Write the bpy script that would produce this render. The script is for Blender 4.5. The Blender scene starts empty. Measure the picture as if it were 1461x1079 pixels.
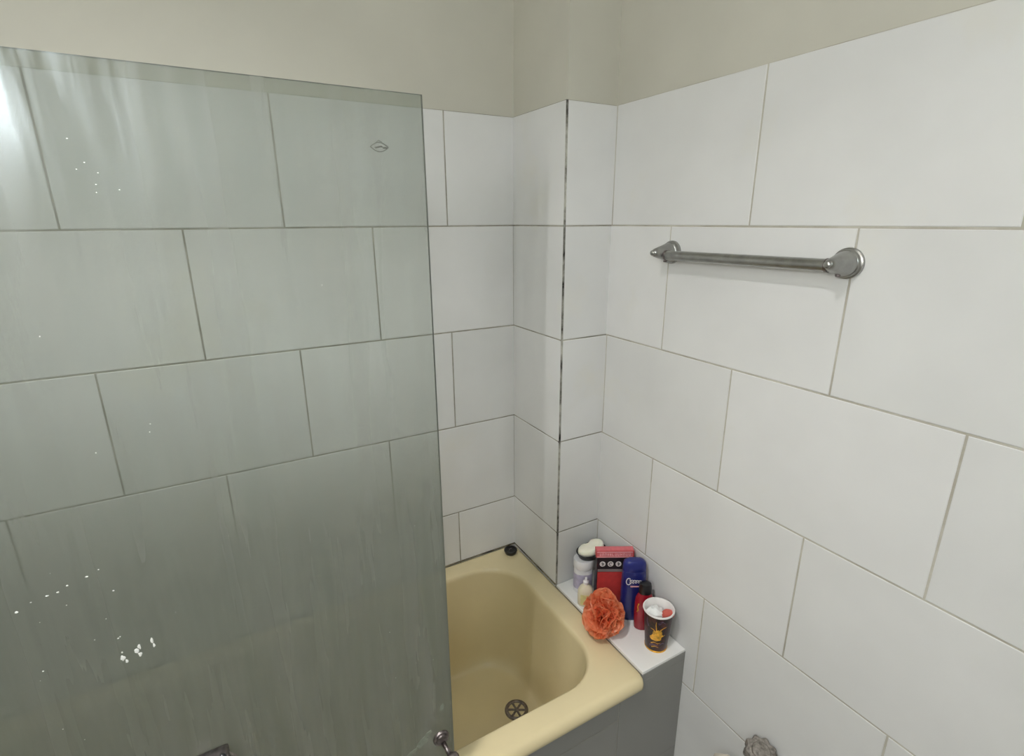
import bpy, bmesh, math, random
from mathutils import Vector, Matrix, noise

random.seed(7)
C = bpy.context.scene.collection
PI = math.pi
CZ = 1.65                                    # eye height above the floor, metres


def Z(rel):
    """heights below are measured from the eye level"""
    return CZ + rel


# ------------------------------------------------------------------ helpers
def link(name, bm, mats, parent=None, smooth=False, loc=None, rot=None):
    me = bpy.data.meshes.new(name)
    bmesh.ops.recalc_face_normals(bm, faces=bm.faces)
    bm.to_mesh(me)
    bm.free()
    for m in (mats if isinstance(mats, (list, tuple)) else [mats]):
        me.materials.append(m)
    if smooth:
        me.shade_smooth()
        if smooth != 'all':
            me.set_sharp_from_angle(angle=math.radians(38))
    o = bpy.data.objects.new(name, me)
    C.objects.link(o)
    if parent:
        o.parent = parent
    if loc:
        o.location = loc
    if rot:
        o.rotation_euler = rot
    return o


def thing(name, label, cat, loc, rotz=0.0, group=None):
    o = bpy.data.objects.new(name, None)
    o.empty_display_size = .05
    C.objects.link(o)
    o.location = loc
    o.rotation_euler = (0, 0, rotz)
    tag(o, label, cat, group)
    return o


def tag(o, label, cat, group=None):
    o['label'] = label
    o['category'] = cat
    if group:
        o['group'] = group
    return o


def struct(o, label=None):
    o['kind'] = 'structure'
    if label:
        o['label'] = label
    return o


def add_box(bm, lo, hi, mi=0):
    r = bmesh.ops.create_cube(bm, size=1)
    for v in r['verts']:
        v.co = Vector([lo[i] + (v.co[i] + .5) * (hi[i] - lo[i]) for i in range(3)])
    for f in {f for v in r['verts'] for f in v.link_faces}:
        f.material_index = mi
    return r['verts']


def bevel(bm, w, seg=3):
    bmesh.ops.bevel(bm, geom=[e for e in bm.edges], offset=w, segments=seg, affect='EDGES', profile=.5)


def add_loops(bm, loops, cap0=True, cap1=True, mi=0, closed=True):
    """skin a list of equal-length rings"""
    rings = [[bm.verts.new(p) for p in lp] for lp in loops]
    n = len(rings[0])
    for a, b in zip(rings, rings[1:]):
        for i in range(n if closed else n - 1):
            j = (i + 1) % n
            f = bm.faces.new((a[i], a[j], b[j], b[i]))
            f.material_index = mi
    if cap0:
        bm.faces.new(list(reversed(rings[0]))).material_index = mi
    if cap1:
        bm.faces.new(rings[-1]).material_index = mi
    return rings


def ring(r, z, n=32, rx=1, ry=1, cx=0, cy=0):
    return [Vector((cx + r * rx * math.cos(2 * PI * i / n), cy + r * ry * math.sin(2 * PI * i / n), z)) for i in range(n)]


def add_lathe(bm, prof, n=40, rx=1, ry=1, mi=0, axis=None, origin=None, cap0=True, cap1=True):
    """revolve (radius, height) pairs about z, or about an axis vector from an origin"""
    M = Matrix.Identity(3)
    if axis is not None:
        M = Vector((0, 0, 1)).rotation_difference(Vector(axis)).to_matrix()
    o = Vector(origin or (0, 0, 0))
    loops = [[M @ p + o for p in ring(max(r, 1e-5), z, n, rx, ry)] for r, z in prof]
    return add_loops(bm, loops, cap0, cap1, mi)


def add_tube(bm, pts, r, n=12, mi=0, cap=True):
    pts = [Vector(p) for p in pts]
    loops = []
    up = None
    for i, p in enumerate(pts):
        t = (pts[min(i + 1, len(pts) - 1)] - pts[max(i - 1, 0)]).normalized()
        if up is None:
            a = Vector((0, 0, 1)) if abs(t.z) < .9 else Vector((1, 0, 0))
            up = (a - a.dot(t) * t).normalized()
        else:
            up = (up - up.dot(t) * t).normalized()
        s = t.cross(up)
        rr = r[i] if isinstance(r, (list, tuple)) else r
        loops.append([p + rr * (math.cos(2 * PI * k / n) * up + math.sin(2 * PI * k / n) * s) for k in range(n)])
    add_loops(bm, loops, cap, cap, mi)


def rrect(x0, x1, y0, y1, r, z, k=10, m=8):
    """rounded rectangle ring with the same vertex count for every radius (r: one value or four, from +x+y anticlockwise)"""
    rs = r if isinstance(r, (list, tuple)) else [r] * 4
    cs = [(x1, y1, -1, -1, 0), (x0, y1, 1, -1, 90), (x0, y0, 1, 1, 180), (x1, y0, -1, 1, 270)]
    arcs = []
    for (x, y, sx, sy, a0), q in zip(cs, rs):
        cx, cy = x + sx * q, y + sy * q
        arcs.append([Vector((cx + q * math.cos(math.radians(a0 + 90 * i / k)), cy + q * math.sin(math.radians(a0 + 90 * i / k)), z)) for i in range(k + 1)])
    out = []
    for i in range(4):
        out += arcs[i]
        a, b = arcs[i][-1], arcs[(i + 1) % 4][0]
        out += [a.lerp(b, t / m) for t in range(1, m)]
    return out


# ------------------------------------------------------------------ materials
def newmat(name):
    m = bpy.data.materials.new(name)
    m.use_nodes = True
    nt = m.node_tree
    b = nt.nodes['Principled BSDF']
    return m, nt, b


def N(nt, typ, **kw):
    n = nt.nodes.new(typ)
    for k, v in kw.items():
        if hasattr(n, k) and k not in n.inputs:
            setattr(n, k, v)
        else:
            n.inputs[k].default_value = v
    return n


def ramp(nt, src, a, b, ca, cb):
    r = nt.nodes.new('ShaderNodeValToRGB')
    r.color_ramp.elements[0].position, r.color_ramp.elements[1].position = a, b
    r.color_ramp.elements[0].color, r.color_ramp.elements[1].color = (*ca, 1) if len(ca) == 3 else ca, (*cb, 1) if len(cb) == 3 else cb
    nt.links.new(src, r.inputs[0])
    return r


def plain(name, col, rough=.5, metal=0, spec=.5, var=.06, scale=40, bump=0, coat=0, sss=0):
    """principled with a slight noise mottle in its base colour"""
    m, nt, b = newmat(name)
    tc = N(nt, 'ShaderNodeTexCoord')
    nz = N(nt, 'ShaderNodeTexNoise', Scale=scale, Detail=4.0)
    nt.links.new(tc.outputs['Object'], nz.inputs['Vector'])
    r = ramp(nt, nz.outputs['Fac'], .3, .7, [c * (1 - var) for c in col], [min(1, c * (1 + var)) for c in col])
    nt.links.new(r.outputs['Color'], b.inputs['Base Color'])
    b.inputs['Roughness'].default_value = rough
    b.inputs['Metallic'].default_value = metal
    b.inputs['Specular IOR Level'].default_value = spec
    b.inputs['Coat Weight'].default_value = coat
    if sss:
        b.inputs['Subsurface Weight'].default_value = sss
        b.inputs['Subsurface Scale'].default_value = .01
    if bump:
        bp = N(nt, 'ShaderNodeBump', Strength=bump, Distance=.002)
        nt.links.new(nz.outputs['Fac'], bp.inputs['Height'])
        nt.links.new(bp.outputs['Normal'], b.inputs['Normal'])
    return m


def tile_mat(name, col):
    m, nt, b = newmat(name)
    geo = N(nt, 'ShaderNodeNewGeometry')
    tc = N(nt, 'ShaderNodeTexCoord')
    rnd = ramp(nt, geo.outputs['Random Per Island'], 0, 1, (.955, .955, .955), (1.02, 1.015, 1.02))
    nz = N(nt, 'ShaderNodeTexNoise', Scale=5.0, Detail=3.0)
    nt.links.new(tc.outputs['Object'], nz.inputs['Vector'])
    mott = ramp(nt, nz.outputs['Fac'], .35, .65, [c * .965 for c in col], [c * 1.02 for c in col])
    mul = N(nt, 'ShaderNodeMix', data_type='RGBA', blend_type='MULTIPLY')
    mul.inputs[0].default_value = 1
    nt.links.new(mott.outputs['Color'], mul.inputs[6])
    nt.links.new(rnd.outputs['Color'], mul.inputs[7])
    # faint yellowish water stains with their own blotchy shape
    nz2 = N(nt, 'ShaderNodeTexNoise', Scale=3.2, Detail=5.0, Roughness=.6)
    nt.links.new(tc.outputs['Object'], nz2.inputs['Vector'])
    st = ramp(nt, nz2.outputs['Fac'], .60, .80, (0, 0, 0), (.55, .55, .55))
    mx = N(nt, 'ShaderNodeMix', data_type='RGBA')
    nt.links.new(st.outputs['Color'], mx.inputs[0])
    nt.links.new(mul.outputs[2], mx.inputs[6])
    mx.inputs[7].default_value = (col[0] * .97, col[1] * .93, col[2] * .80, 1)
    nt.links.new(mx.outputs[2], b.inputs['Base Color'])
    b.inputs['Roughness'].default_value = .38
    b.inputs['Specular IOR Level'].default_value = .35
    bp = N(nt, 'ShaderNodeBump', Strength=.12, Distance=.004)
    nt.links.new(nz.outputs['Fac'], bp.inputs['Height'])
    nt.links.new(bp.outputs['Normal'], b.inputs['Normal'])
    return m


def grout_mat(name, ca, cb, scale=9):
    m, nt, b = newmat(name)
    tc = N(nt, 'ShaderNodeTexCoord')
    nz = N(nt, 'ShaderNodeTexNoise', Scale=float(scale), Detail=6.0, Roughness=.65)
    nt.links.new(tc.outputs['Object'], nz.inputs['Vector'])
    r = ramp(nt, nz.outputs['Fac'], .36, .64, ca, cb)
    nt.links.new(r.outputs['Color'], b.inputs['Base Color'])
    b.inputs['Roughness'].default_value = .9
    b.inputs['Specular IOR Level'].default_value = .1
    return m


M_tile = tile_mat('glazed_tile', (.74, .745, .742))
M_tile_grey = tile_mat('grey_tile', (.28, .28, .268))
M_plaster = plain('cream_plaster', (.58, .566, .50), .85, spec=.2, var=.03, scale=6, bump=.15)
M_grout_dark = grout_mat('mouldy_grout', (.24, .23, .19), (.47, .45, .40))
M_grout = grout_mat('tan_grout', (.40, .375, .32), (.58, .56, .50))
M_gap = grout_mat('open_joint', (.015, .013, .011), (.50, .49, .44), 14)
M_grey_can = plain('grey_lamp_housing', (.14, .14, .14), .7, var=.05)
M_ceiling = plain('white_ceiling', (.78, .77, .72), .9, spec=.1, var=.02)
M_floor = plain('grey_floor', (.38, .37, .35), .5, var=.1, scale=8)
M_ledge = plain('white_ledge_tile', (.90, .90, .89), .25, var=.02, scale=8)
M_tub = plain('cream_enamel', (.765, .655, .405), .22, spec=.5, var=.05, scale=5)
M_chrome = plain('dull_chrome', (.36, .36, .35), .28, 1, var=.12, scale=60)
M_dark_metal = plain('tarnished_metal', (.24, .21, .21), .38, 1, var=.35, scale=120, bump=.2)
M_worn = plain('corroded_metal', (.30, .275, .25), .55, .75, var=.4, scale=150, bump=.6)
M_black_rubber = plain('black_rubber', (.012, .011, .011), .5, var=.2)
M_black_plastic = plain('black_plastic', (.010, .010, .012), .3, var=.2)
M_cream_soap = plain('cream_soap', (.93, .91, .77), .45, var=.04, sss=.2)
M_white_plastic = plain('white_plastic', (.80, .79, .82), .35, var=.03)
M_lilac = plain('lilac_label', (.50, .46, .62), .4, var=.12, scale=90)
M_hose = plain('beige_hose', (.66, .60, .52), .5, var=.06)
M_ivory = plain('ivory_plastic', (.76, .70, .54), .4, var=.05)
M_yellow_label = plain('pale_yellow_label', (.72, .66, .30), .45, var=.15, scale=80)
M_red_card = plain('red_card', (.52, .045, .045), .42, var=.1, scale=60)
M_pink_card = plain('pink_red_card', (.62, .14, .16), .42, var=.1, scale=90)
M_black_card = plain('black_card', (.015, .011, .016), .4, var=.3)
M_grey_card = plain('grey_card', (.22, .19, .19), .45, var=.1)
M_white_print = plain('white_print', (.72, .68, .68), .45, var=.1, scale=120)
M_pink_print = plain('pink_print', (.80, .40, .42), .45, var=.1, scale=120)
M_blue = plain('deep_blue_plastic', (.012, .016, .13), .28, var=.15, coat=.2)
M_blue_cap = plain('blue_cap_plastic', (.016, .022, .17), .3, var=.1)
M_red_plastic = plain('crimson_plastic', (.30, .010, .022), .25, var=.12, coat=.2)
M_gold = plain('gold_print', (.72, .36, .035), .4, var=.45, scale=110)
M_cup_white = plain('white_paper', (.82, .80, .79), .55, var=.03)
M_purple_print = plain('purple_print', (.10, .06, .11), .4, var=.3, scale=120)
M_tissue = plain('white_tissue', (.84, .85, .84), .8, var=.03, bump=.3)
M_red_bit = plain('coral_red_plastic', (.62, .12, .09), .45, var=.2)


def cup_mat():
    m, nt, b = newmat('dark_printed_card')
    tc = N(nt, 'ShaderNodeTexCoord')
    nz = N(nt, 'ShaderNodeTexNoise', Scale=55.0, Detail=3.0, Roughness=.7)
    nt.links.new(tc.outputs['Object'], nz.inputs['Vector'])
    r = ramp(nt, nz.outputs['Fac'], .42, .74, (.012, .006, .006), (.17, .05, .035))
    e = r.color_ramp.elements.new(.6)
    e.color = (.06, .014, .016, 1)
    nt.links.new(r.outputs['Color'], b.inputs['Base Color'])
    b.inputs['Roughness'].default_value = .35
    return m


M_cup = cup_mat()


def loofah_mat():
    m, nt, b = newmat('orange_mesh')
    out = nt.nodes['Material Output']
    tc = N(nt, 'ShaderNodeTexCoord')
    nz = N(nt, 'ShaderNodeTexNoise', Scale=70.0, Detail=3.0)
    nt.links.new(tc.outputs['Object'], nz.inputs['Vector'])
    r = ramp(nt, nz.outputs['Fac'], .3, .7, (.90, .29, .125), (.97, .47, .27))
    d = N(nt, 'ShaderNodeBsdfDiffuse')
    t = N(nt, 'ShaderNodeBsdfTranslucent')
    nt.links.new(r.outputs['Color'], d.inputs['Color'])
    nt.links.new(r.outputs['Color'], t.inputs['Color'])
    mx = N(nt, 'ShaderNodeMixShader')
    mx.inputs[0].default_value = .5
    nt.links.new(d.outputs[0], mx.inputs[1])
    nt.links.new(t.outputs[0], mx.inputs[2])
    g = N(nt, 'ShaderNodeBsdfGlossy', Roughness=.35)
    g.inputs['Color'].default_value = (1, .85, .8, 1)
    mx2 = N(nt, 'ShaderNodeMixShader')
    mx2.inputs[0].default_value = .06
    nt.links.new(mx.outputs[0], mx2.inputs[1])
    nt.links.new(g.outputs[0], mx2.inputs[2])
    nt.links.new(mx2.outputs[0], out.inputs['Surface'])
    nt.nodes.remove(b)
    return m


M_loofah = loofah_mat()


def clear_mat():
    """the clean inner face of the pane: faint green tint and a fresnel sheen"""
    m, nt, b = newmat('clear_glass')
    out = nt.nodes['Material Output']
    t = N(nt, 'ShaderNodeBsdfTransparent')
    t.inputs['Color'].default_value = (.93, .965, .945, 1)
    nt.links.new(t.outputs[0], out.inputs['Surface'])
    nt.nodes.remove(b)
    return m


def scum_mat():
    """soap-scummed glass: see-through where wiped thin, milky where the film is thick, with vertical run marks"""
    m, nt, b = newmat('scummed_glass')
    out = nt.nodes['Material Output']
    L = nt.links.new
    tc = N(nt, 'ShaderNodeTexCoord')
    mp = N(nt, 'ShaderNodeMapping')
    mp.inputs['Scale'].default_value = (26, 1, 1.6)
    mp.inputs['Rotation'].default_value = (0, math.radians(3), 0)
    L(tc.outputs['Object'], mp.inputs['Vector'])
    streak = N(nt, 'ShaderNodeTexNoise', Scale=1.0, Detail=4.0, Roughness=.55)
    L(mp.outputs[0], streak.inputs['Vector'])
    cloud = N(nt, 'ShaderNodeTexNoise', Scale=3.0, Detail=4.0)
    L(tc.outputs['Object'], cloud.inputs['Vector'])
    sep = N(nt, 'ShaderNodeSeparateXYZ')
    L(tc.outputs['Object'], sep.inputs[0])
    # the film is thickest in the splash zone at the foot and in a band of dried spray near the top
    h = N(nt, 'ShaderNodeMapRange')
    h.inputs['From Min'].default_value, h.inputs['From Max'].default_value = 0, GT - GB
    L(sep.outputs['Z'], h.inputs['Value'])
    cr = nt.nodes.new('ShaderNodeValToRGB')
    for k, (p, v) in enumerate(FILM):
        e = cr.color_ramp.elements[k] if k < 2 else cr.color_ramp.elements.new(p)
        e.position, e.color = p, (v, v, v, 1)
    L(h.outputs[0], cr.inputs[0])
    a = N(nt, 'ShaderNodeMath', operation='MULTIPLY_ADD')
    L(streak.outputs['Fac'], a.inputs[0])
    a.inputs[1].default_value = .16
    L(cr.outputs['Color'], a.inputs[2])
    a2 = N(nt, 'ShaderNodeMath', operation='MULTIPLY_ADD')
    L(cloud.outputs['Fac'], a2.inputs[0])
    a2.inputs[1].default_value = .20
    L(a.outputs[0], a2.inputs[2])
    lx = N(nt, 'ShaderNodeMapRange')
    lx.inputs['From Min'].default_value, lx.inputs['From Max'].default_value = .35, .90
    lx.inputs['To Min'].default_value, lx.inputs['To Max'].default_value = .26, 0
    L(sep.outputs['X'], lx.inputs['Value'])
    a4 = N(nt, 'ShaderNodeMath', operation='ADD')
    L(a2.outputs[0], a4.inputs[0])
    L(lx.outputs[0], a4.inputs[1])
    a3 = N(nt, 'ShaderNodeMath', operation='SUBTRACT', use_clamp=True)
    L(a4.outputs[0], a3.inputs[0])
    a3.inputs[1].default_value = .18
    # fine speckle of dried spots
    wn = N(nt, 'ShaderNodeTexWhiteNoise')
    L(tc.outputs['Object'], wn.inputs['Vector'])
    sp = N(nt, 'ShaderNodeMath', operation='MULTIPLY_ADD')
    L(wn.outputs['Value'], sp.inputs[0])
    sp.inputs[1].default_value, sp.inputs[2].default_value = .6, -.3
    a5 = N(nt, 'ShaderNodeMath', operation='ADD', use_clamp=True)
    L(a3.outputs[0], a5.inputs[0])
    L(sp.outputs[0], a5.inputs[1])
    a3 = a5
    tr = N(nt, 'ShaderNodeBsdfTransparent')
    tr.inputs['Color'].default_value = (.97, .985, .975, 1)
    df = N(nt, 'ShaderNodeBsdfDiffuse')
    df.inputs['Color'].default_value = (.150, .160, .142, 1)
    tl = N(nt, 'ShaderNodeBsdfTranslucent')
    tl.inputs['Color'].default_value = (.45, .48, .435, 1)
    film = N(nt, 'ShaderNodeMixShader')
    film.inputs[0].default_value = .5
    L(df.outputs[0], film.inputs[1])
    L(tl.outputs[0], film.inputs[2])
    mx = N(nt, 'ShaderNodeMixShader')
    L(a3.outputs[0], mx.inputs[0])
    L(tr.outputs[0], mx.inputs[1])
    L(film.outputs[0], mx.inputs[2])
    gl = N(nt, 'ShaderNodeBsdfGlossy')
    rr = N(nt, 'ShaderNodeMapRange')
    rr.inputs['From Min'].default_value, rr.inputs['From Max'].default_value = .3, .7
    rr.inputs['To Min'].default_value, rr.inputs['To Max'].default_value = .14, .36
    L(streak.outputs['Fac'], rr.inputs['Value'])
    L(rr.outputs[0], gl.inputs['Roughness'])
    bp = N(nt, 'ShaderNodeBump', Strength=.12, Distance=.01)
    L(streak.outputs['Fac'], bp.inputs['Height'])
    L(bp.outputs[0], gl.inputs['Normal'])
    fr = N(nt, 'ShaderNodeFresnel', IOR=1.45)
    mx2 = N(nt, 'ShaderNodeMixShader')
    mp2 = N(nt, 'ShaderNodeMapping')
    mp2.inputs['Scale'].default_value = (34, 1, 3.0)
    mp2.inputs['Rotation'].default_value = (0, math.radians(9), 0)
    L(tc.outputs['Object'], mp2.inputs['Vector'])
    wipe = N(nt, 'ShaderNodeTexNoise', Scale=1.0, Detail=3.0, Roughness=.5)
    L(mp2.outputs[0], wipe.inputs['Vector'])
    wr = N(nt, 'ShaderNodeMapRange')
    wr.inputs['From Min'].default_value, wr.inputs['From Max'].default_value = .38, .62
    wr.inputs['To Min'].default_value, wr.inputs['To Max'].default_value = .10, 3.6
    L(wipe.outputs['Fac'], wr.inputs['Value'])
    fm = N(nt, 'ShaderNodeMath', operation='MULTIPLY', use_clamp=True)
    L(fr.outputs[0], fm.inputs[0])
    L(wr.outputs[0], fm.inputs[1])
    L(fm.outputs[0], mx2.inputs[0])
    L(mx.outputs[0], mx2.inputs[1])
    L(gl.outputs[0], mx2.inputs[2])
    L(mx2.outputs[0], out.inputs['Surface'])
    nt.nodes.remove(b)
    return m


GB, GT = -1.10, .1652
FILM = [(0.0, 1.12), (1.0, .52), (.36, 1.06), (.50, .82), (.62, .38), (.72, .20), (.82, .23), (.91, .44)]
M_scum = scum_mat()
M_clear = clear_mat()
S_WALL, S_CEIL, S_WIN = 415.0, 262.0, 21.0
M_glass_edge = plain('glass_edge', (.05, .06, .05), .3, var=.1)
M_splash_glint = plain('splash_and_glint_white', (.92, .93, .91), .35, var=.03)  # one white for dried spots and for glints painted as colour
M_etch = plain('etched_mark', (.13, .135, .12), .6, var=.1)
M_deposit = plain('lime_deposit', (.25, .275, .225), .9, var=.15, scale=90, bump=.4)


def emit_mat(name, col, s):
    m, nt, b = newmat(name)
    b.inputs['Base Color'].default_value = (.9, .9, .9, 1)
    b.inputs['Emission Color'].default_value = (*col, 1)
    b.inputs['Emission Strength'].default_value = s
    return m


# ------------------------------------------------------------------ room measurements (eye at x=0, y=0)
WA = 1.4032          # tiled face of the long wall behind the bath
WB = .9615           # tiled face of the right wall
PX, PY = .8065, 1.1436   # corner pillar: left face and front face
WL, WF = -.70, -.95  # left wall and the wall behind the eye
TT = .008            # tiles stand proud of the plaster
TOP = .2789          # top of the tiling
Z0, RH = -.0141, .30 # course line at eye level, course height
CEIL = 1.15
FLOOR = -1.65
RIM = -1.10          # bath rim and ledge
APY = .755           # tiled front of the bath


def courses():
    out = []
    hi = TOP
    k = 0
    while hi > FLOOR + .001:
        lo = max(Z0 - RH * k, FLOOR)
        out.append((-k, lo, hi))
        hi = lo
        k += 1
    return out


def cuts(a, b, base, L):
    xs = [a]
    n = math.ceil((a - base) / L + 1e-6)
    while base + n * L < b - 1e-6:
        if base + n * L > a + .01:
            xs.append(base + n * L)
        n += 1
    xs.append(b)
    return list(zip(xs, xs[1:]))


def add_tile(bm, u0, u1, z0, z1, place, mi, g=.0019, e=.0012, d0=0.0, d1=TT):
    """one slab with a softened arris; place(u, z, depth) gives the world point"""
    u0 += g; u1 -= g; z0 += g; z1 -= g
    lo = [place(u, z, d0) for u, z in ((u0, z0), (u1, z0), (u1, z1), (u0, z1))]
    md = [place(u, z, d1 - e * .7) for u, z in ((u0, z0), (u1, z0), (u1, z1), (u0, z1))]
    hi = [place(u, z, d1) for u, z in ((u0 + e, z0 + e), (u1 - e, z0 + e), (u1 - e, z1 - e), (u0 + e, z1 - e))]
    add_loops(bm, [lo, md, hi], True, True, mi)


def tiled_wall(name, u0, u1, place, base_even, base_odd, L, grout, back=.10, gap_at=None, ztop=CEIL, lower=FLOOR, single=False):
    bm = bmesh.new()
    pts = [place(u, z, d) for u in (u0, u1 + .02) for z in (Z(lower), Z(ztop)) for d in (-back, 0)]
    lo = [min(p[i] for p in pts) for i in range(3)]
    hi = [max(p[i] for p in pts) for i in range(3)]
    add_box(bm, lo, hi, 0)
    pts = [place(u, z, d) for u in (u0, u1) for z in (Z(lower), Z(TOP) - .0005) for d in (0, TT - .0013)]
    lo = [min(p[i] for p in pts) for i in range(3)]
    hi = [max(p[i] for p in pts) for i in range(3)]
    add_box(bm, lo, hi, 1)
    for k, a, b in courses():
        base = base_even if k % 2 == 0 else base_odd
        for c, d in ([(u0, u1)] if single else cuts(u0, u1, base, L)):
            add_tile(bm, c, d, Z(a), Z(b), place, 2)
    return struct(link(name, bm, [M_plaster, grout, M_tile]))


# long wall behind the bath (normal -y), right wall (normal -x)
wa = tiled_wall('wall_back', WL, PX + .0035, lambda u, z, d: Vector((u, WA + TT - d, z)), .5965, .386, .4218, M_grout_dark)
wb = tiled_wall('wall_right', WF, PY + .0035, lambda u, z, d: Vector((WB + TT - d, u, z)), .7185, .5060, .4222, M_grout)


# corner pillar: one mesh, two tiled faces, dark open joint down its arris
def pillar():
    bm = bmesh.new()
    add_box(bm, (PX + TT, PY + TT, Z(FLOOR)), (WB + .10, WA + .10, Z(CEIL)), 0)
    add_box(bm, (PX + .0014, PY + .0014, Z(FLOOR)), (WB + .02, WA + .02, Z(TOP) - .0005), 1)
    # the joint left open along the edge
    add_box(bm, (PX + .0006, PY + .0006, Z(FLOOR)), (PX + .006, PY + .006, Z(TOP) - .001), 3)
    for k, a, b in courses():
        add_tile(bm, PY + .0008, WA + .0035, Z(a), Z(b), lambda u, z, d: Vector((PX + TT - d, u, z)), 2)
        add_tile(bm, PX + .0042, WB + .0035, Z(a), Z(b), lambda u, z, d: Vector((u, PY + TT - d, z)), 2)
    return struct(link('wall_pillar', bm, [M_plaster, M_grout_dark, M_tile, M_gap]))


pillar()


def simple_box(name, lo, hi, mat):
    bm = bmesh.new()
    add_box(bm, lo, hi)
    return struct(link(name, bm, mat))


simple_box('wall_left', (WL - .1, WF - .1, Z(FLOOR)), (WL, WA + .1, Z(CEIL)), M_plaster)
simple_box('wall_front', (WL, WF - .1, Z(FLOOR)), (WB + .1, WF, Z(CEIL)), M_plaster)
simple_box('floor', (WL - .1, WF - .1, Z(FLOOR) - .1), (WB + .1, WA + .1, Z(FLOOR)), M_floor)
simple_box('ceiling', (WL - .1, WF - .1, Z(CEIL)), (WB + .1, WA + .1, Z(CEIL) + .1), M_ceiling)


# tiled front of the bath, running on under the ledge
def apron():
    bm = bmesh.new()
    pl = lambda u, z, d: Vector((u, APY + TT - d, z))
    add_box(bm, (WL, APY + TT, Z(FLOOR)), (PX - .002, APY + .035, Z(RIM) - .045), 1)
    add_box(bm, (WL, APY + .0013, Z(FLOOR)), (WB, APY + TT, Z(RIM) - .040), 1)
    # under the rim a narrow top course, taller tiles below
    rows = [(RIM - .115, RIM - .031), (RIM - .415, RIM - .115), (FLOOR, RIM - .415)]
    for i, (a, b) in enumerate(rows):
        for c, d in cuts(WL, .735, .735 if i % 2 == 0 else .49, .4218):
            add_tile(bm, c, d, Z(a), Z(b), pl, 0, g=.0010)
    for a, b in ((RIM - .34, RIM - .0085), (FLOOR, RIM - .34)):
        add_tile(bm, .735, WB, Z(a), Z(b if b < RIM - .1 else RIM - .031), pl, 0, g=.0006)
    add_tile(bm, PX + .001, WB, Z(RIM - .033), Z(RIM - .0085), pl, 0, g=.0004)
    return struct(link('trim_2', bm, [M_tile_grey, M_grout_dark]))


apron()


def ledge():
    bm = bmesh.new()
    add_box(bm, (PX, APY + TT, Z(FLOOR)), (WB + .004, PY + .004, Z(RIM) - .008), 1)
    add_tile(bm, APY - .001, PY, PX - .001, WB, lambda u, z, d: Vector((z, u, Z(RIM) - .008 + d)), 0)
    return struct(link('trim_1', bm, [M_ledge, M_grout_dark]))


ledge()

def sealant():
    """dark stained bead where the bath meets the wall tiles"""
    bm = bmesh.new()
    add_tube(bm, [(WL + .01, WA - .0016, Z(RIM) + .0004), (PX - .0012, WA - .0016, Z(RIM) + .0004), (PX - .0012, PY + .002, Z(RIM) + .0004)], .0024, 8)
    return struct(link('trim_3', bm, M_seal))


M_seal = grout_mat('stained_sealant', (.035, .03, .022), (.30, .27, .19), 22)
sealant()

# ------------------------------------------------------------------ bath
tub = thing('bathtub', 'cream enamelled bath built in between the tiled walls, tiled front', 'bathtub', (.05, 1.07, Z(FLOOR)))
OX, OY, OZ = .05, 1.07, Z(FLOOR)


def tub_mesh():
    bm = bmesh.new()
    x0, x1, y0, y1 = WL + .002, PX - .003, .737, WA - .0015
    ix0, ix1, iy0, iy1 = -.60, .742, .802, 1.345
    bx0, bx1, by0, by1 = -.36, .690, .885, 1.272
    zf = RIM - .338
    prof = [
        (rrect, x0, x1, y0 + .006, y1, .016, RIM - .036),
        (rrect, x0, x1, y0, y1, .016, RIM - .030),
        (rrect, x0, x1, y0, y1, .016, RIM - .020),
        (rrect, x0, x1, y0 + .003, y1, .018, RIM - .010),
        (rrect, x0 + .004, x1 - .003, y0 + .010, y1 - .003, .022, RIM - .003),
        (rrect, x0 + .012, x1 - .010, y0 + .020, y1 - .010, .03, RIM),
    ]
    loops = [rrect(a, b, c, d, r, z) for _, a, b, c, d, r, z in prof]
    R = [.15, .16, .16, .125]
    # inner lip, rounded over, then the walls fall to a dished floor
    for k in (-.012, 0):
        loops.append(rrect(ix0 + k, ix1 - k, iy0 + k, iy1 - k, [r - k * .5 for r in R], RIM + (.0 if k else -.0015)))
    for t in (.15, .35, .6, .8, 1):
        a = t * PI / 2
        o = .011 * math.sin(a)
        loops.append(rrect(ix0 + o * 1.2, ix1 - o * .8, iy0 + o, iy1 - o, [r - .006 * t for r in R], RIM - .0015 - .022 * (1 - math.cos(a))))
    q0 = (ix0 + .0132, ix1 - .0088, iy0 + .011, iy1 - .011, RIM - .0235)
    for t in (.12, .26, .4, .54, .68, .8):
        s = t ** 1.15
        v = [q0[i] + ((bx0, bx1, by0, by1)[i] - q0[i]) * s * .80 for i in range(4)]
        loops.append(rrect(*v, [r * (1 - .12 * t) for r in R], q0[4] + (zf - q0[4]) * t))
    for j, t in enumerate((.2, .4, .6, .8, 1.0)):
        a = t * PI / 2
        s0 = .8 ** 1.15 * .80
        s = s0 + (1.08 - s0) * (1 - math.cos(a))
        zz = .8 + .2 * math.sin(a)
        v = [q0[i] + ((bx0, bx1, by0, by1)[i] - q0[i]) * s for i in range(4)]
        loops.append(rrect(*v, [r * (.9 - .05 * t) for r in R], q0[4] + (zf - q0[4]) * zz))
    last = loops[-1]
    c = Vector((.3, 1.078, zf - .003))
    for t in (.3, .6, .85):
        loops.append([p.lerp(c, t) + Vector((0, 0, 0)) for p in last])
    loops = [[Vector((p.x - OX, p.y - OY, Z(p.z) - OZ)) for p in lp] for lp in loops]
    add_loops(bm, loops, False, True)
    return bm


link('tub_shell', tub_mesh(), M_tub, tub, smooth='all')
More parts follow.
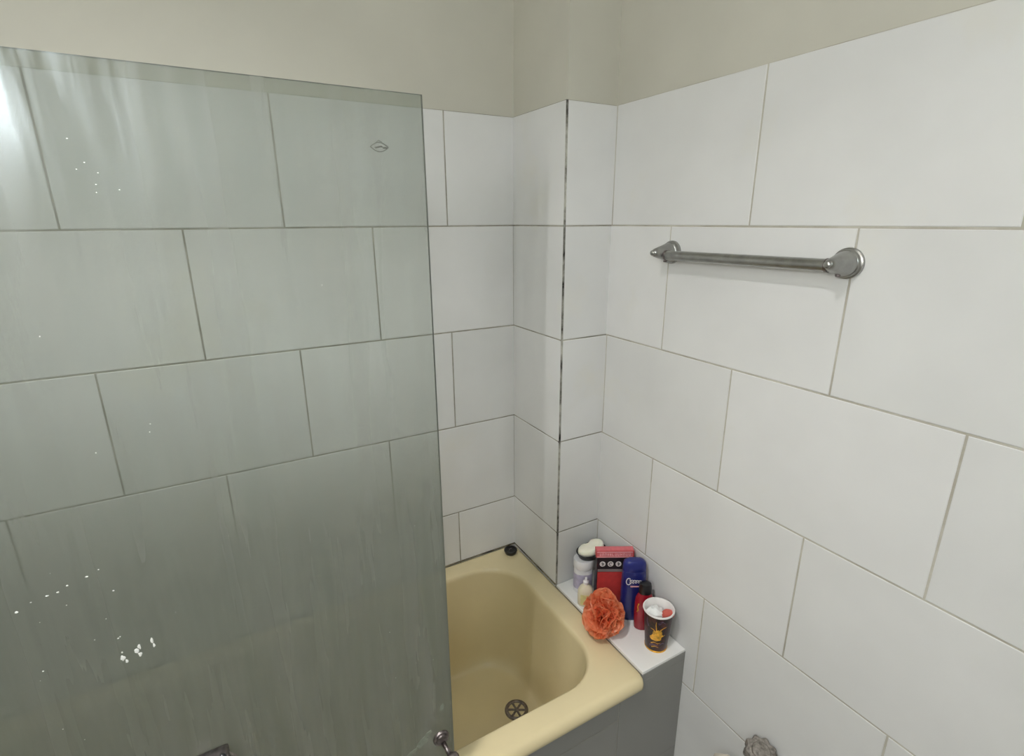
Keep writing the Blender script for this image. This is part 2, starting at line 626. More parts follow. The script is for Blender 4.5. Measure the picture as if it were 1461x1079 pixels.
# drain at the ledge end
DX, DY, DZ = .623 - OX, 1.077 - OY, Z(-1.437) - OZ
bm = bmesh.new()
add_lathe(bm, [(.036, -.004), (.036, .0005), (.0335, .0032), (.028, .0038), (.0255, .002), (.0255, -.004)], 40)
dr = link('drain', bm, M_dark_metal, tub, smooth=True, loc=(DX, DY, DZ))
bm = bmesh.new()
add_lathe(bm, [(.0255, -.004), (.0255, -.0030)], 32)
link('drain_hole', bm, M_black_rubber, dr, smooth=True)
bm = bmesh.new()
for k in range(3):
    vs = add_box(bm, (-.0255, -.0028, -.003), (.0255, .0028, .0012))
    bmesh.ops.rotate(bm, verts=vs, cent=(0, 0, 0), matrix=Matrix.Rotation(PI / 3 * k + .5, 3, 'Z'))
add_lathe(bm, [(.007, -.003), (.007, .0016), (.005, .0022)], 20)
link('strainer', bm, M_dark_metal, dr)

# black plug left on the corner of the rim
plug = thing('bath_plug', 'black rubber bath plug lying on the back corner of the cream bath rim', 'plug', (.764, 1.357, Z(RIM)))
bm = bmesh.new()
add_lathe(bm, [(.017, 0), (.0195, .003), (.0215, .0095), (.0225, .011), (.0225, .0145), (.0205, .0165), (.016, .0160), (.0150, .0125)], 40)
link('stopper', bm, M_black_rubber, plug, smooth=True)
bm = bmesh.new()
add_tube(bm, [(.005 * math.cos(a), 0, .0135 + .005 * math.sin(a)) for a in [PI * i / 12 for i in range(13)]], .0011, 8)
link('ring', bm, M_dark_metal, plug, smooth='all')

# ------------------------------------------------------------------ shower screen
GX0, GX1, GY0, GY1, GB, GT = WL + .003, .289, .751, .757, RIM, .1652
scr = thing('shower_screen', 'large soap-scummed glass panel standing on the bath rim', 'shower screen', (GX0, GY0, Z(GB)))
W, H, T = GX1 - GX0, GT - GB, GY1 - GY0
bm = bmesh.new()
add_box(bm, (0, 0, .0008), (W, T, H))
bm.normal_update()
for f in bm.faces:
    c = f.calc_center_median()
    f.material_index = 0 if c.y < 1e-4 else (1 if c.y > T - 1e-4 else 2)
pane = link('glass_pane', bm, [M_scum, M_clear, M_glass_edge], scr)


def L2(x, y, zrel):
    """room point in the screen's own frame"""
    return Vector((x - GX0, y - GY0, zrel - GB))


# knob near the free edge
kb = bmesh.new()
o = L2(.2625, GY0, -.9725)
add_lathe(kb, [(.0165, 0), (.0165, .003), (.0150, .005), (.0118, .0055), (.0112, .0085), (.0090, .010)], 32, axis=(0, -1, 0), origin=o)
knob = link('door_knob', kb, M_dark_metal, scr, smooth=True)
bm = bmesh.new()
p = L2(.2635, GY0 - .009, -.978)
add_tube(bm, [p, p + Vector((.002, -.012, -.003)), p + Vector((.004, -.022, -.007))], [.0052, .0046, .0058], 16)
link('stem', bm, M_dark_metal, knob, smooth='all')
bm = bmesh.new()
q = p + Vector((.0045, -.021, -.008))
add_lathe(bm, [(.006, 0), (.012, .003), (.0145, .009), (.0135, .016), (.008, .020), (.003, .0212)], 28, axis=(.1, -.9, -.35), origin=q)
link('grip', bm, M_dark_metal, knob, smooth='all')

# clamp plate on the pane, only its head in view
bm = bmesh.new()
p = L2(-.110, GY0, -.800)
add_box(bm, p + Vector((-.030, -.024, -.040)), p + Vector((.030, 0, .032)))
bevel(bm, .004, 3)
clamp = link('clamp', bm, M_dark_metal, scr, smooth=True)
bm = bmesh.new()
add_lathe(bm, [(.007, 0), (.007, .004), (.0045, .0065), (.001, .0072)], 20, axis=(0, -1, .5), origin=p + Vector((.021, -.020, .026)))
link('screw', bm, M_black_plastic, clamp, smooth=True)
bm = bmesh.new()
add_tube(bm, [p + Vector((.028 + .012 * math.sin(a), -.012, .024 - .05 * (a / PI))) for a in [PI * i / 14 for i in range(15)]], .0022, 10)
link('hook', bm, M_worn, clamp, smooth='all')


# etched mark high on the pane
def eye_mark():
    bm = bmesh.new()
    c = L2(.2245, GY0 - .0003, .0955)

    def stroke(pts, w):
        add_tube(bm, [c + Vector((x, 0, z)) for x, z in pts], w, 6)
    n = 16
    a, b = .0125, .0058
    stroke([(-a + 2 * a * i / n, b * math.sin(PI * i / n)) for i in range(n + 1)], .00055)
    stroke([(-a + 2 * a * i / n, -b * math.sin(PI * i / n)) for i in range(n + 1)], .00055)
    stroke([(-.006, -.001), (-.002, .0002), (.002, .0012), (.004, .0004)], .0011)
    stroke([(.005, -.0008), (.008, -.0002), (.0105, -.0006)], .0011)
    stroke([(-.005, .005), (-.001, .0085), (.004, .0065)], .0005)
    return bm


mk = link('maker_mark', eye_mark(), M_etch, scr)
mk['label'] = 'small dark eye-shaped mark etched on the glass'


# white dried spots and painted glints on the glass, mostly low on the left
def splash_glints():
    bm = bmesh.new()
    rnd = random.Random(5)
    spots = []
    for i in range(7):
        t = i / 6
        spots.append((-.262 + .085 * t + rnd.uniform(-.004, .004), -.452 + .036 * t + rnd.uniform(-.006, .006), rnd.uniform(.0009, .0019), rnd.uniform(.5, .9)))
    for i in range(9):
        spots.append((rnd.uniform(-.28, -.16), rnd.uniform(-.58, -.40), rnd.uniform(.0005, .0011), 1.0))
    for x, z, r, st in ((-.1760, -.560, .0026, 1.7), (-.1725, -.567, .0017, 1.6), (-.1600, -.556, .0025, 1.6), (-.1560, -.551, .0018, 1.9), (-.1570, -.563, .0022, 1.5), (-.1410, -.547, .0017, 2.4), (-.1400, -.556, .0017, 1.8), (-.1750, -.551, .0009, 1.5)):  # cluster of bright glints, painted as plain white spots
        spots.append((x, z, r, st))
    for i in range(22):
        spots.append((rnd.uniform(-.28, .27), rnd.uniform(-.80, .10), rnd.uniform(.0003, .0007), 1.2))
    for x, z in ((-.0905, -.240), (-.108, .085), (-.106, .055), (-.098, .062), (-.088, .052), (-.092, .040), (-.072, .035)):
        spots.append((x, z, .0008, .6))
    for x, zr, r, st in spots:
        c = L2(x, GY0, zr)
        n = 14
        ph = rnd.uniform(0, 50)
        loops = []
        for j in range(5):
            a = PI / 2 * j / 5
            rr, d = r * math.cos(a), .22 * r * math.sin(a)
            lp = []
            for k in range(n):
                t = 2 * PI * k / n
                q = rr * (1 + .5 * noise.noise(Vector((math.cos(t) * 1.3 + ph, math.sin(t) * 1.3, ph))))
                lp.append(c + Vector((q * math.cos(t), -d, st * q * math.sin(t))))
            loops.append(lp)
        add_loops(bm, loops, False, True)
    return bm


dp = link('splashes_and_glints', splash_glints(), M_splash_glint, scr, smooth='all')
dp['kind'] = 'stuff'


# chalky smear beside the knob
for cx, cz, w, h, a in ((.2235, -.962, .013, .009, .55), (.204, -.974, .011, .0045, .25), (.238, -.948, .008, .0045, .7), (.268, -.900, .004, .008, -.2)):
    bm = bmesh.new()
    c = L2(cx, GY0 - .0002, cz)
    pts = []
    for k in range(22):
        t = 2 * PI * k / 22
        r = 1 + .45 * noise.noise(Vector((math.cos(t) * 1.7 + cx * 90, math.sin(t) * 1.7, cz * 50)))
        u, v = w * r * math.cos(t), h * r * math.sin(t)
        pts.append(c + Vector((u * math.cos(a) - v * math.sin(a), 0, u * math.sin(a) + v * math.cos(a))))
    add_loops(bm, [pts, [p + Vector((0, -.0004, 0)) for p in pts]], True, True)
    link('lime_smear', bm, M_deposit, scr)

# ------------------------------------------------------------------ towel rail on the right wall
RY0, RY1, RZ, RXO = .512, .917, -.0715, .0340
rail = thing('towel_rail', 'dull chrome towel rail fixed across the right tiled wall', 'towel rail', (WB, (RY0 + RY1) / 2, Z(RZ)))
bm = bmesh.new()
y0, y1 = RY0 - (RY0 + RY1) / 2, RY1 - (RY0 + RY1) / 2
add_tube(bm, [(-RXO, y0 + .002, -.0052), (-RXO, y0 + .014, -.0053), (-RXO, (y0 + y1) / 2, -.0064), (-RXO, y1 - .014, -.0075), (-RXO, y1 - .004, -.0076)], .0110, 28)
link('rail_bar', bm, M_chrome, rail, smooth=True)
for yy, s_ in ((y0, 1), (y1, -1)):
    bm = bmesh.new()
    prof = [(.0262, -.001), (.0268, .003), (.0262, .0062), (.0236, .0072), (.0240, .0105), (.0232, .0125), (.0212, .0138), (.0208, .0165), (.0190, .024), (.0160, .034), (.0128, .046), (.0100, .056), (.0078, .0605), (.0060, .0620), (.0058, .0660), (.0040, .0675), (.001, .0678)]
    add_lathe(bm, prof, 44, axis=(-1, 0, 0), origin=(0, yy, -.002))
    br = link('bracket', bm, M_chrome, rail, smooth=True)
    bm = bmesh.new()
    add_tube(bm, [(-RXO, yy + s_ * .0135, -.0053 if s_ > 0 else -.0075), (-RXO, yy + s_ * .0185, -.0053 if s_ > 0 else -.0075)], .0122, 28)
    link('collar', bm, M_dark_metal, br, smooth=True)
    bm = bmesh.new()
    add_lathe(bm, [(.0042, 0), (.0042, .0035), (.0030, .0048)], 14, axis=(0, 0, -1), origin=(-.024, yy + s_ * .002, -.0195))
    link('set_screw', bm, M_dark_metal, br, smooth=True)

# ------------------------------------------------------------------ valve low on the right wall
val = thing('stop_valve', 'corroded grey tap with ridged handle low on the right tiled wall', 'tap', (WB, .497, Z(-1.172)))
bm = bmesh.new()
add_lathe(bm, [(.030, -.001), (.030, .003), (.022, .009), (.013, .012)], 32, axis=(-1, 0, 0), origin=(0, 0, -.02))
link('wall_flange', bm, M_worn, val, smooth=True)
bm = bmesh.new()
add_lathe(bm, [(.0125, .008), (.0125, .022), (.016, .024), (.016, .034), (.0135, .036), (.0135, .05)], 24, axis=(-1, 0, 0), origin=(0, 0, -.02))
add_lathe(bm, [(.014, -.012), (.0155, 0), (.0155, .008), (.009, .012), (.009, .024)], 24, axis=(0, 0, 1), origin=(-.038, 0, -.02))
link('valve_body', bm, M_worn, val, smooth=True)


def ridged(r0, z0, z1, lobes=9):
    bm = bmesh.new()
    n = 108
    loops = []
    for r, z in ((.55, z0), (.93, z0 + .001), (1, z0 + .004), (1, z1 - .005), (.90, z1 - .001), (.62, z1), (.55, z1 + .003), (.2, z1 + .004)):
        lp = []
        for k in range(n):
            a = 2 * PI * k / n
            m = 1 + (.085 * math.cos(lobes * a) if r > .7 else 0)
            lp.append(Vector((r0 * r * m * math.cos(a), r0 * r * m * math.sin(a), z)))
        loops.append(lp)
    add_loops(bm, loops)
    return bm


link('tap_handle', ridged(.0330, 0, .026), M_worn, val, smooth=True, loc=(-.038, 0, .004), rot=(.12, -.25, .3))
bm = bmesh.new()
add_tube(bm, [(-.044, .006, -.052), (-.052, .030, -.054), (-.060, .060, -.058), (-.062, .085, -.08), (-.062, .09, -.12)], .010, 18)
ol = link('outlet_hose', bm, M_hose, val, smooth='all')
ol['label'] = 'beige hose stub'

# ------------------------------------------------------------------ toiletries on the ledge
VA = -.5177          # the way the packs face: turned towards the middle of the room


def oval(a, b, z, n=40, e=2.4):
    out = []
    for k in range(n):
        t = 2 * PI * k / n
        c, s = math.cos(t), math.sin(t)
        out.append(Vector((a * math.copysign(abs(c) ** (2 / e), c), b * math.copysign(abs(s) ** (2 / e), s), z)))
    return out


# white jar with lilac label, at the pillar
jar = thing('toiletry_jar', 'white plastic bottle with lilac label standing against the pillar under the soap dish', 'bottle', (.866, 1.085, Z(RIM)), VA)
bm = bmesh.new()
add_loops(bm, [oval(.026, .021, 0), oval(.0285, .023, .003), oval(.0285, .023, .074), oval(.026, .021, .081), oval(.018, .016, .086)])
jb = link('bottle_body', bm, M_white_plastic, jar, smooth=True)
bm = bmesh.new()
add_loops(bm, [oval(.0289, .0234, .016), oval(.0291, .0236, .017), oval(.0291, .0236, .066), oval(.0289, .0234, .067)], False, False)
jl = link('bottle_label', bm, M_lilac, jar, smooth=True)
bm = bmesh.new()
add_lathe(bm, [(.020, .085), (.0295, .087), (.0305, .091), (.0305, .110), (.029, .113), (.010, .114)], 40)
link('cap', bm, M_white_plastic, jar, smooth=True)

# soap dish on top of it
SDX, SDY, SDZ = .893, 1.083, RIM + .1142
dish = thing('soap_dish', 'black oval soap dish balanced on the white bottle by the pillar', 'soap dish', (SDX, SDY, Z(SDZ)), .02)
bm = bmesh.new()
add_loops(bm, [oval(0.0330, 0.0216, 0, e=2.1), oval(0.0418, 0.0275, .003, e=2.1), oval(0.0490, 0.0329, .016, e=2.1), oval(0.0508, 0.0346, .0205, e=2.1), oval(0.0497, 0.0335, .0215, e=2.1),
               oval(0.0468, 0.0308, .0195, e=2.1), oval(0.0407, 0.0265, .009, e=2.1), oval(0.0308, 0.0194, .0075, e=2.1)])
link('dish_bowl', bm, M_black_plastic, dish, smooth=True)
bm = bmesh.new()
for k in range(4):
    y = -.012 + .008 * k
    add_tube(bm, [(-.024, y, .0085), (0, y, .0092), (.024, y, .0085)], .0014, 8)
link('drain_rib', bm, M_black_plastic, dish, smooth='all')


def soap_bm():
    bm = bmesh.new()
    n = 56

    def lp(s, z):
        out = []
        for k in range(n):
            t = 2 * PI * k / n
            w = 1 - .30 * math.exp(-(math.cos(t) / .33) ** 2) * (1.25 if math.sin(t) > 0 else .35)
            out.append(Vector((.0465 * s * math.cos(t), .0285 * s * w * math.sin(t) + .002 * math.cos(2 * t), z)))
        return out
    add_loops(bm, [lp(.70, 0), lp(.90, .002), lp(.99, .007), lp(1, .013), lp(.96, .019), lp(.86, .0225), lp(.6, .0235), lp(.3, .0232)])
    return bm


so = link('soap_bar', soap_bm(), M_cream_soap, smooth='all', loc=(SDX + .001, SDY + .001, Z(SDZ) + .0135), rot=(-.06, -.06, .10))
tag(so, 'cream waisted soap bar lying in the black dish', 'soap')

# red and black carton
CX, CY = .9060, .9970
car = thing('carton', 'tall red carton with black band and white symbols behind the orange bath puff', 'box', (CX, CY, Z(RIM)), VA)
CW, CD, CH = .0505, .0165, .166
bm = bmesh.new()
add_box(bm, (-CW, -CD, 0), (CW, CD, CH))
bevel(bm, .0012, 2)
link('carton_body', bm, M_black_card, car)
bm = bmesh.new()
add_box(bm, (-CW + .003, -CD - .0005, .004), (CW - .003, -CD + .001, .117))
link('front_panel', bm, M_red_card, car)
bm = bmesh.new()
add_box(bm, (-CW + .003, -CD - .0006, .1185), (CW - .003, -CD + .001, .127))
link('grey_stripe', bm, M_grey_card, car)
for k in range(4):
    bm = bmesh.new()
    x = -.034 + .023 * k
    add_lathe(bm, [(.0085, 0), (.0085, .0012)], 24, axis=(0, -1, 0), origin=(x, -CD + .0003, .1445))
    sy = link('symbol', bm, M_white_print, car)
    sy['label'] = 'round white printed symbol'
    bm = bmesh.new()
    if k % 2 == 0:
        add_tube(bm, [(x - .004, -CD - .001, .1480), (x + .004, -CD - .001, .1455), (x - .003, -CD - .001, .1415)], .0011, 6)
        add_tube(bm, [(x, -CD - .001, .1505), (x + .001, -CD - .001, .139)], .0010, 6)
    else:
        add_tube(bm, [(x + .0045 * math.cos(a), -CD - .001, .1445 + .0045 * math.sin(a)) for a in [.6 + 4.6 * i / 12 for i in range(13)]], .0011, 6)
    link('glyph', bm, M_black_card, sy)
# slim pinkish box lying across its top
slim = thing('slim_box', 'slim pinkish red box with lettering lying on top of the tall carton', 'box', (.9045, .9905, Z(RIM) + CH + .0004), VA)
bm = bmesh.new()
add_box(bm, (-.056, -.012, 0), (.0535, .012, .0225))
bevel(bm, .0010, 2)
link('box_body', bm, M_red_card, slim)
bm = bmesh.new()
add_box(bm, (-.0545, -.0125, .0012), (.0500, -.011, .0213))
fp = link('front_panel', bm, M_pink_card, slim)
bm = bmesh.new()
for z in (.0028, .0192):
    add_box(bm, (-.0535, -.0128, z - .0012), (.0490, -.012, z + .0012))
link('panel_border', bm, M_pink_print, fp)
bm = bmesh.new()
x = -.046
while x < .040:
    w = random.uniform(.0045, .0065)
    add_box(bm, (x, -.0128, .0065), (x + .0018, -.012, .0155))
    z = random.choice((.0065, .010, .0135))
    add_box(bm, (x, -.0127, z), (x + w, -.012, z + .002))
    if random.random() < .6:
        add_box(bm, (x + w - .0016, -.01275, .0065), (x + w, -.012, .0155))
    x += w + .0022
link('lettering', bm, M_pink_print, fp)
bm = bmesh.new()
add_box(bm, (-.0545, -.0105, .0220), (.0520, .0105, .0229))
link('top_panel', bm, M_pink_card, slim)

# little ivory bottle, tipping a touch
sb = thing('small_bottle', 'small ivory bottle with white nozzle standing at the ledge edge', 'bottle', (.8345, 1.030, Z(RIM)), VA)
sb.rotation_euler = (0, 0, VA)
bm = bmesh.new()
add_loops(bm, [oval(.0205, .0155, 0), oval(.0228, .0175, .003), oval(.0232, .018, .030), oval(.0222, .0172, .048), oval(.0175, .014, .059), oval(.0095, .0085, .066), oval(.0075, .007, .070)])
link('bottle_body', bm, M_ivory, sb, smooth=True)
bm = bmesh.new()
ls = []
for z in (.008, .030, .042):
    a, b = (.0236, .0183) if z < .035 else (.0231, .0178)
    ls.append([p for p in oval(a, b, z, 60) if p.y < -.003 and abs(p.x) < .018])
m_ = min(len(l) for l in ls)
add_loops(bm, [sorted(l, key=lambda p: p.x)[:m_] for l in ls], False, False, closed=False)
link('bottle_label', bm, M_yellow_label, sb, smooth=True)
bm = bmesh.new()
add_lathe(bm, [(.0075, .069), (.0082, .070), (.0082, .078), (.006, .080), (.0042, .083), (.0036, .090), (.002, .0908)], 24)
link('nozzle', bm, M_white_plastic, sb, smooth=True)

# blue bottle
bl = thing('shampoo_bottle', 'tall flat blue bottle with pale script standing between carton and red bottle', 'bottle', (.9155, .9195, Z(RIM)), VA)
bm = bmesh.new()
prof = [(.030, .014, 0), (.0335, .0165, .003), (.0345, .0172, .010), (.0345, .0172, .100), (.0340, .0170, .140), (.0325, .0165, .158), (.0300, .0155, .1605)]
add_loops(bm, [oval(a, b, z, 44, 2.8) for a, b, z in prof])
link('bottle_body', bm, M_blue, bl, smooth=True)
bm = bmesh.new()
add_loops(bm, [oval(a, b, z, 44, 2.8) for a, b, z in [(.0300, .0155, .1600), (.0325, .0165, .1615), (.0322, .0163, .178), (.0300, .0150, .187), (.0235, .0115, .1925), (.012, .006, .194)]])
cp = link('cap', bm, M_blue_cap, bl, smooth=True)


def script(bm, x0, x1, z, y, amp, cyc, w):
    n = 60
    pts = []
    for i in range(n + 1):
        t = i / n
        a = t * cyc * 2 * PI
        xx = x0 + (x1 - x0) * t + amp * .6 * math.sin(a)
        pts.append((xx, y, z + amp * math.cos(a) * (1 - .45 * t)))
    add_tube(bm, pts, w, 6)


bm = bmesh.new()
script(bm, -.016, .021, .132, -.0172, .0062, 5, .00085)
add_tube(bm, [(-.018 + .0065 * math.cos(a), -.0172, .133 + .0105 * math.sin(a)) for a in [.8 + 4.7 * i / 14 for i in range(15)]], .0011, 6)
lg = link('brand_script', bm, M_white_print, bl)
lg['label'] = 'pale looping script printed on the blue bottle'
bm = bmesh.new()
script(bm, -.012, .012, .116, -.0173, .0022, 7, .0009)
link('small_script', bm, M_pink_print, bl)

# red bottle with black cap
rb = thing('shower_gel_bottle', 'crimson bottle with black cap standing behind the dark printed cup', 'bottle', (.9165, .8735, Z(RIM)), VA)
bm = bmesh.new()
prof = [(.021, .014, 0), (.0245, .0165, .003), (.0255, .0175, .010), (.0265, .0178, .050), (.0265, .0178, .080), (.0245, .0165, .098), (.019, .0138, .110), (.0145, .012, .115)]
add_loops(bm, [oval(a, b, z, 40, 2.2) for a, b, z in prof])
link('bottle_body', bm, M_red_plastic, rb, smooth=True)
bm = bmesh.new()
add_loops(bm, [oval(a, b, z, 40, 2.1) for a, b, z in [(.0145, .012, .1145), (.0178, .0140, .116), (.0175, .0138, .136), (.0150, .012, .145), (.0070, .006, .1485)]])
link('cap', bm, M_black_plastic, rb, smooth=True)
bm = bmesh.new()
add_tube(bm, [(-.0215, -.0108, .060), (-.019, -.0128, .068), (-.0205, -.0112, .078), (-.0185, -.0128, .088)], .0016, 8)
mt = link('printed_motif', bm, M_gold, rb, smooth='all')
mt['label'] = 'small gold curl printed on the red bottle'

# printed cup with its contents
KX, KY = .9010, .8060
cup = thing('paper_cup', 'dark printed cup with white rim at the front of the ledge', 'cup', (KX, KY, Z(RIM)), VA - .38)
CB, CT, CHH = .0285, .0382, .117
rz = lambda z: CB + (CT - CB) * z / CHH
bm = bmesh.new()
add_lathe(bm, [(CB - .001, .0012), (CB - .0002, 0), (CB, .001), (rz(.04), .04), (rz(.08), .08), (CT, CHH)], 56, cap1=False)
link('cup_wall', bm, M_cup, cup, smooth=True)
bm = bmesh.new()
add_lathe(bm, [(CT, CHH - .001), (CT + .0022, CHH), (CT + .0030, CHH + .002), (CT + .0018, CHH + .0042), (CT - .0005, CHH + .0045), (CT - .0022, CHH + .002), (rz(.08) - .0022, .08), (rz(.03) - .0022, .03), (.002, .029)], 56, cap0=False)
ru = link('cup_lining', bm, M_cup_white, cup, smooth=True)
ru['label'] = 'white rolled rim and lining'
bm = bmesh.new()
add_lathe(bm, [(CB + .0003, .0005), (CB + .0010, .001), (rz(.005) + .0010, .005), (rz(.006) + .0003, .006)], 56, cap0=False, cap1=False)
link('base_band', bm, M_gold, cup, smooth=True)


def on_cup(pts, lift):
    """polygon given as (angle across the front, height), wrapped on the cup"""
    return [Vector(((rz(z) + lift) * math.sin(a), -(rz(z) + lift) * math.cos(a), z)) for a, z in pts]


def wrap_blob(bm, ca, cz, wa, hz, seed, mi, lift=.0005, spiky=.35):
    n = 30
    prev = None
    rings = []
    for s in (1, .66, .33):
        rings.append(on_cup([(ca + wa * s * (1 + spiky * noise.noise(Vector((math.cos(2 * PI * k / n) * 2.3 + seed, math.sin(2 * PI * k / n) * 2.3, seed)))) * math.cos(2 * PI * k / n),
                              cz + hz * s * (1 + spiky * noise.noise(Vector((seed, math.cos(2 * PI * k / n) * 2.3, math.sin(2 * PI * k / n) * 2.3)))) * math.sin(2 * PI * k / n)) for k in range(n)], lift))
    add_loops(bm, rings, False, True, mi)


def wrap_strip(bm, pts, w, mi, lift=.0006):
    L, R = [], []
    for i, (a, z) in enumerate(pts):
        a2, z2 = pts[min(i + 1, len(pts) - 1)]
        a1, z1 = pts[max(i - 1, 0)]
        dx, dz = (a2 - a1) * .035, z2 - z1
        q = math.hypot(dx, dz) or 1
        ww = w * (1 - .7 * i / (len(pts) - 1))
        L.append((a - dz / q * ww / .035, z + dx / q * ww))
        R.append((a + dz / q * ww / .035, z - dx / q * ww))
    add_loops(bm, [on_cup(L, lift), on_cup(R, lift)], False, False, mi, closed=False)


bm = bmesh.new()
wrap_blob(bm, .10, .058, .40, .018, 1.7, 0)
wrap_blob(bm, -.20, .049, .26, .008, 4.1, 0)
wrap_blob(bm, .30, .066, .20, .010, 8.3, 0, .0006)
for pts in ([(.05, .070), (.02, .082), (-.03, .094), (-.02, .104)], [(.15, .070), (.35, .080), (.55, .086), (.75, .088)], [(.0, .070), (-.22, .078), (-.42, .079)], [(.3, .060), (.55, .058), (.72, .062)],
            [(-.35, .030), (-.1, .036), (.2, .033), (.45, .036)], [(-.3, .018), (0, .023), (.3, .020)]):
    wrap_strip(bm, pts, .0016, 0)
mo = link('gold_motif', bm, M_gold, cup, smooth='all')
mo['label'] = 'golden abstract flare printed on the dark cup'
for pts in ([(.15, .098), (.40, .108), (.40, .108), (.62, .100)], [(-.6, .080), (-.75, .095), (-.7, .108)], [(-.5, .020), (-.2, .027), (.1, .026), (.5, .029)], [(.35, .030), (.6, .034), (.8, .030)]):
    bm = bmesh.new()
    wrap_strip(bm, pts, .0030, 0, .0004)
    link('purple_stroke', bm, M_purple_print, cup, smooth='all')


def lump(r, seed, amp, sx, sy, sz):
    bm = bmesh.new()
    bmesh.ops.create_icosphere(bm, subdivisions=4, radius=1)
    for v in bm.verts:
        d = v.co.normalized()
        k = 1 + amp * noise.noise(d * 2.2 + Vector((seed, 0, 0))) + amp * .5 * noise.noise(d * 5 + Vector((0, seed, 0)))
        v.co = Vector((d.x * sx, d.y * sy, d.z * sz)) * r * k
    return bm


tag(link('crumpled_tissue', lump(.0215, 3.3, .35, 1.05, .95, .8), M_tissue, smooth='all', loc=(KX - .006, KY + .006, Z(RIM) + .099)),
    'white crumpled tissue stuffed in the dark printed cup', 'tissue')
bm = bmesh.new()
add_loops(bm, [oval(.013, .009, 0, 28, 3), oval(.0155, .011, .003, 28, 3), oval(.0160, .0115, .016, 28, 3), oval(.014, .010, .022, 28, 3), oval(.007, .005, .024, 28, 3)])
tag(link('bottle_cap', bm, M_red_bit, smooth=True, loc=(KX + .0135, KY - .0125, Z(RIM) + .092), rot=(.25, .35, VA + .3)),
    'small coral red piece beside the tissue inside the cup', 'cap')

# orange mesh bath puff hanging over the ledge edge
PFX, PFY, PFZ = .8085, .9215, RIM + .057
puff = thing('bath_puff', 'orange net bath puff slumped over the ledge edge onto the bath rim', 'bath sponge', (PFX, PFY, Z(PFZ)))


def puff_bm():
    bm = bmesh.new()
    rnd = random.Random(11)
    # ruffled rosettes of netting bunched round a tied middle
    for f in range(38):
        ax = Vector((rnd.gauss(0, 1), rnd.gauss(0, 1), rnd.gauss(0, 1))).normalized()
        M = Vector((0, 0, 1)).rotation_difference(ax).to_matrix()
        k1, p1, p2 = rnd.choice((3, 4, 5)), rnd.uniform(0, 6.3), rnd.uniform(0, 6.3)
        rad = rnd.uniform(.050, .064)
        a0 = rnd.uniform(0, 6.3)
        off = rnd.uniform(.1, .45)
        n, q = 60, 6
        rows = []
        for j in range(q):
            s = j / (q - 1)
            row = []
            for i in range(n + 1):
                t = a0 + 4.6 * i / n
                rr = rad * (.18 + .82 * s) * (1 + .05 * math.sin(3 * t + p2))
                w = .0105 * s ** 1.4 * math.sin(k1 * t + p1) + .004 * s * math.sin(2.7 * k1 * t + p2)
                p = M @ Vector((rr * math.cos(t), rr * math.sin(t), w + off * rr * s))
                row.append(p)
            rows.append(row)
        for row in rows:
            for i, p in enumerate(row):
                L = p.length
                lim = .064 * (1 + .30 * noise.noise(p.normalized() * 1.9 + Vector((4.2, 1.1, 7.7))))
                if L > lim:
                    p *= lim / L
                q2 = Vector((p.x * .98, p.y * 1.0, p.z * 1.0))
                # droop: the part past the ledge edge sinks to the rim
                if q2.x < 0:
                    q2.z -= .10 * (-q2.x)
                    q2.y -= .25 * (-q2.x)
                q2.z = max(q2.z, -.0550)
                row[i] = q2
        add_loops(bm, rows, False, False, closed=False)
    return bm


link('net_ruffles', puff_bm(), M_loofah, puff, smooth='all')
bm = bmesh.new()
add_tube(bm, [(.01 + .018 * math.sin(a), .026 * math.cos(a) - .005, .058 + .006 * math.sin(2 * a)) for a in [2 * PI * i / 24 for i in range(25)]], .0012, 8, cap=False)
link('cord_loop', bm, M_loofah, puff, smooth='all')

# ------------------------------------------------------------------ what lights the room
LY, LZ = -.108, .244
lamp = thing('wall_lamp', 'slim upright lamp fixed on the left wall', 'lamp', (WL, LY, Z(LZ)))
bm = bmesh.new()
add_box(bm, (0, -.022, -.13), (.038, .022, .13))
bevel(bm, .004, 2)
link('housing', bm, M_white_plastic, lamp, smooth=True)
bm = bmesh.new()
add_box(bm, (.036, -.015, -.10), (.0405, .015, .10))
link('diffuser', bm, emit_mat('lamp_glow', (1, .985, .965), S_WALL), lamp)

pend = thing('ceiling_spotlight', 'white cylindrical spotlight on the ceiling in front of the bath', 'lamp', (-.40, .34, Z(CEIL) - .03))
pend.rotation_euler = (math.radians(3), 0, 0)
bm = bmesh.new()
add_lathe(bm, [(.028, .034), (.030, .001), (.158, -.001), (.160, -.004), (.160, -.145), (.151, -.145), (.150, -.012), (.030, -.010)], 48, cap0=False, cap1=False)
link('housing', bm, M_grey_can, pend, smooth=True)
bm = bmesh.new()
add_lathe(bm, [(.090, -.008), (.090, -.0150), (.040, -.0165)], 40)
link('bulb', bm, emit_mat('spot_glow', (1, .985, .965), S_CEIL), pend, smooth=True)


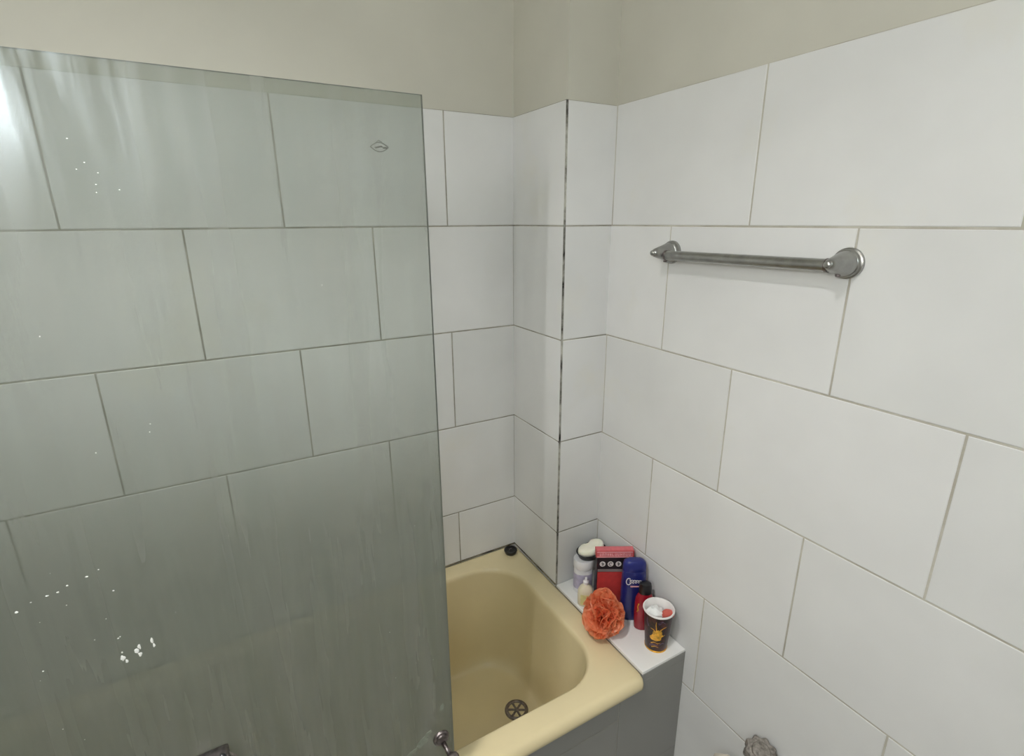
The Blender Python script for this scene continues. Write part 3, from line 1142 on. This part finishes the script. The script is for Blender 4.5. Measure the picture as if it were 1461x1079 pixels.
# small frosted window high behind the eye
def window():
    x0, x1, z0, z1 = -.64, -.33, Z(.31), Z(.66)
    bm = bmesh.new()
    for lo, hi in (((x0 - .03, WF - .004, z0 - .03), (x1 + .03, WF + .018, z0)), ((x0 - .03, WF - .004, z1), (x1 + .03, WF + .018, z1 + .03)),
                   ((x0 - .03, WF - .004, z0), (x0, WF + .018, z1)), ((x1, WF - .004, z0), (x1 + .03, WF + .018, z1)), ((x0, WF, (z0 + z1) / 2 - .008), (x1, WF + .014, (z0 + z1) / 2 + .008))):
        add_box(bm, lo, hi)
    o = struct(link('window_1', bm, M_white_plastic))
    bm = bmesh.new()
    add_box(bm, (x0 - .005, WF + .001, z0 - .005), (x1 + .005, WF + .006, z1 + .005))
    link('window_pane', bm, emit_mat('daylight_pane', (.80, .93, 1), S_WIN), o)


window()

# ------------------------------------------------------------------ camera and view
f_px, pitch, yaw, roll = 746.979, .292252, .517729, -.005483
R = Vector((math.cos(yaw), -math.sin(yaw), 0))
F = Vector((math.sin(yaw) * math.cos(pitch), math.cos(yaw) * math.cos(pitch), -math.sin(pitch)))
U = R.cross(F)
R2 = R * math.cos(roll) + U * math.sin(roll)
U2 = -R * math.sin(roll) + U * math.cos(roll)
cam = bpy.data.cameras.new('camera')
cam.sensor_width = 36
cam.sensor_fit = 'HORIZONTAL'
cam.lens = 36 * f_px / 1461
cam.clip_start = .02
co = bpy.data.objects.new('camera', cam)
C.objects.link(co)
co.matrix_world = Matrix(((R2.x, U2.x, -F.x, 0), (R2.y, U2.y, -F.y, 0), (R2.z, U2.z, -F.z, CZ), (0, 0, 0, 1)))
sc = bpy.context.scene
sc.camera = co
w = bpy.data.worlds.new('world')
w.use_nodes = True
w.node_tree.nodes['Background'].inputs[0].default_value = (.5, .52, .55, 1)
w.node_tree.nodes['Background'].inputs[1].default_value = .0
sc.world = w
sc.view_settings.view_transform = 'Standard'
sc.view_settings.look = 'None'
sc.view_settings.gamma = 1
sc.view_settings.use_curve_mapping = False
sc.view_settings.exposure = 0.0
sc.cycles.max_bounces = 12
sc.cycles.transparent_max_bounces = 16
sc.cycles.diffuse_bounces = 6
sc.cycles.use_denoising = True
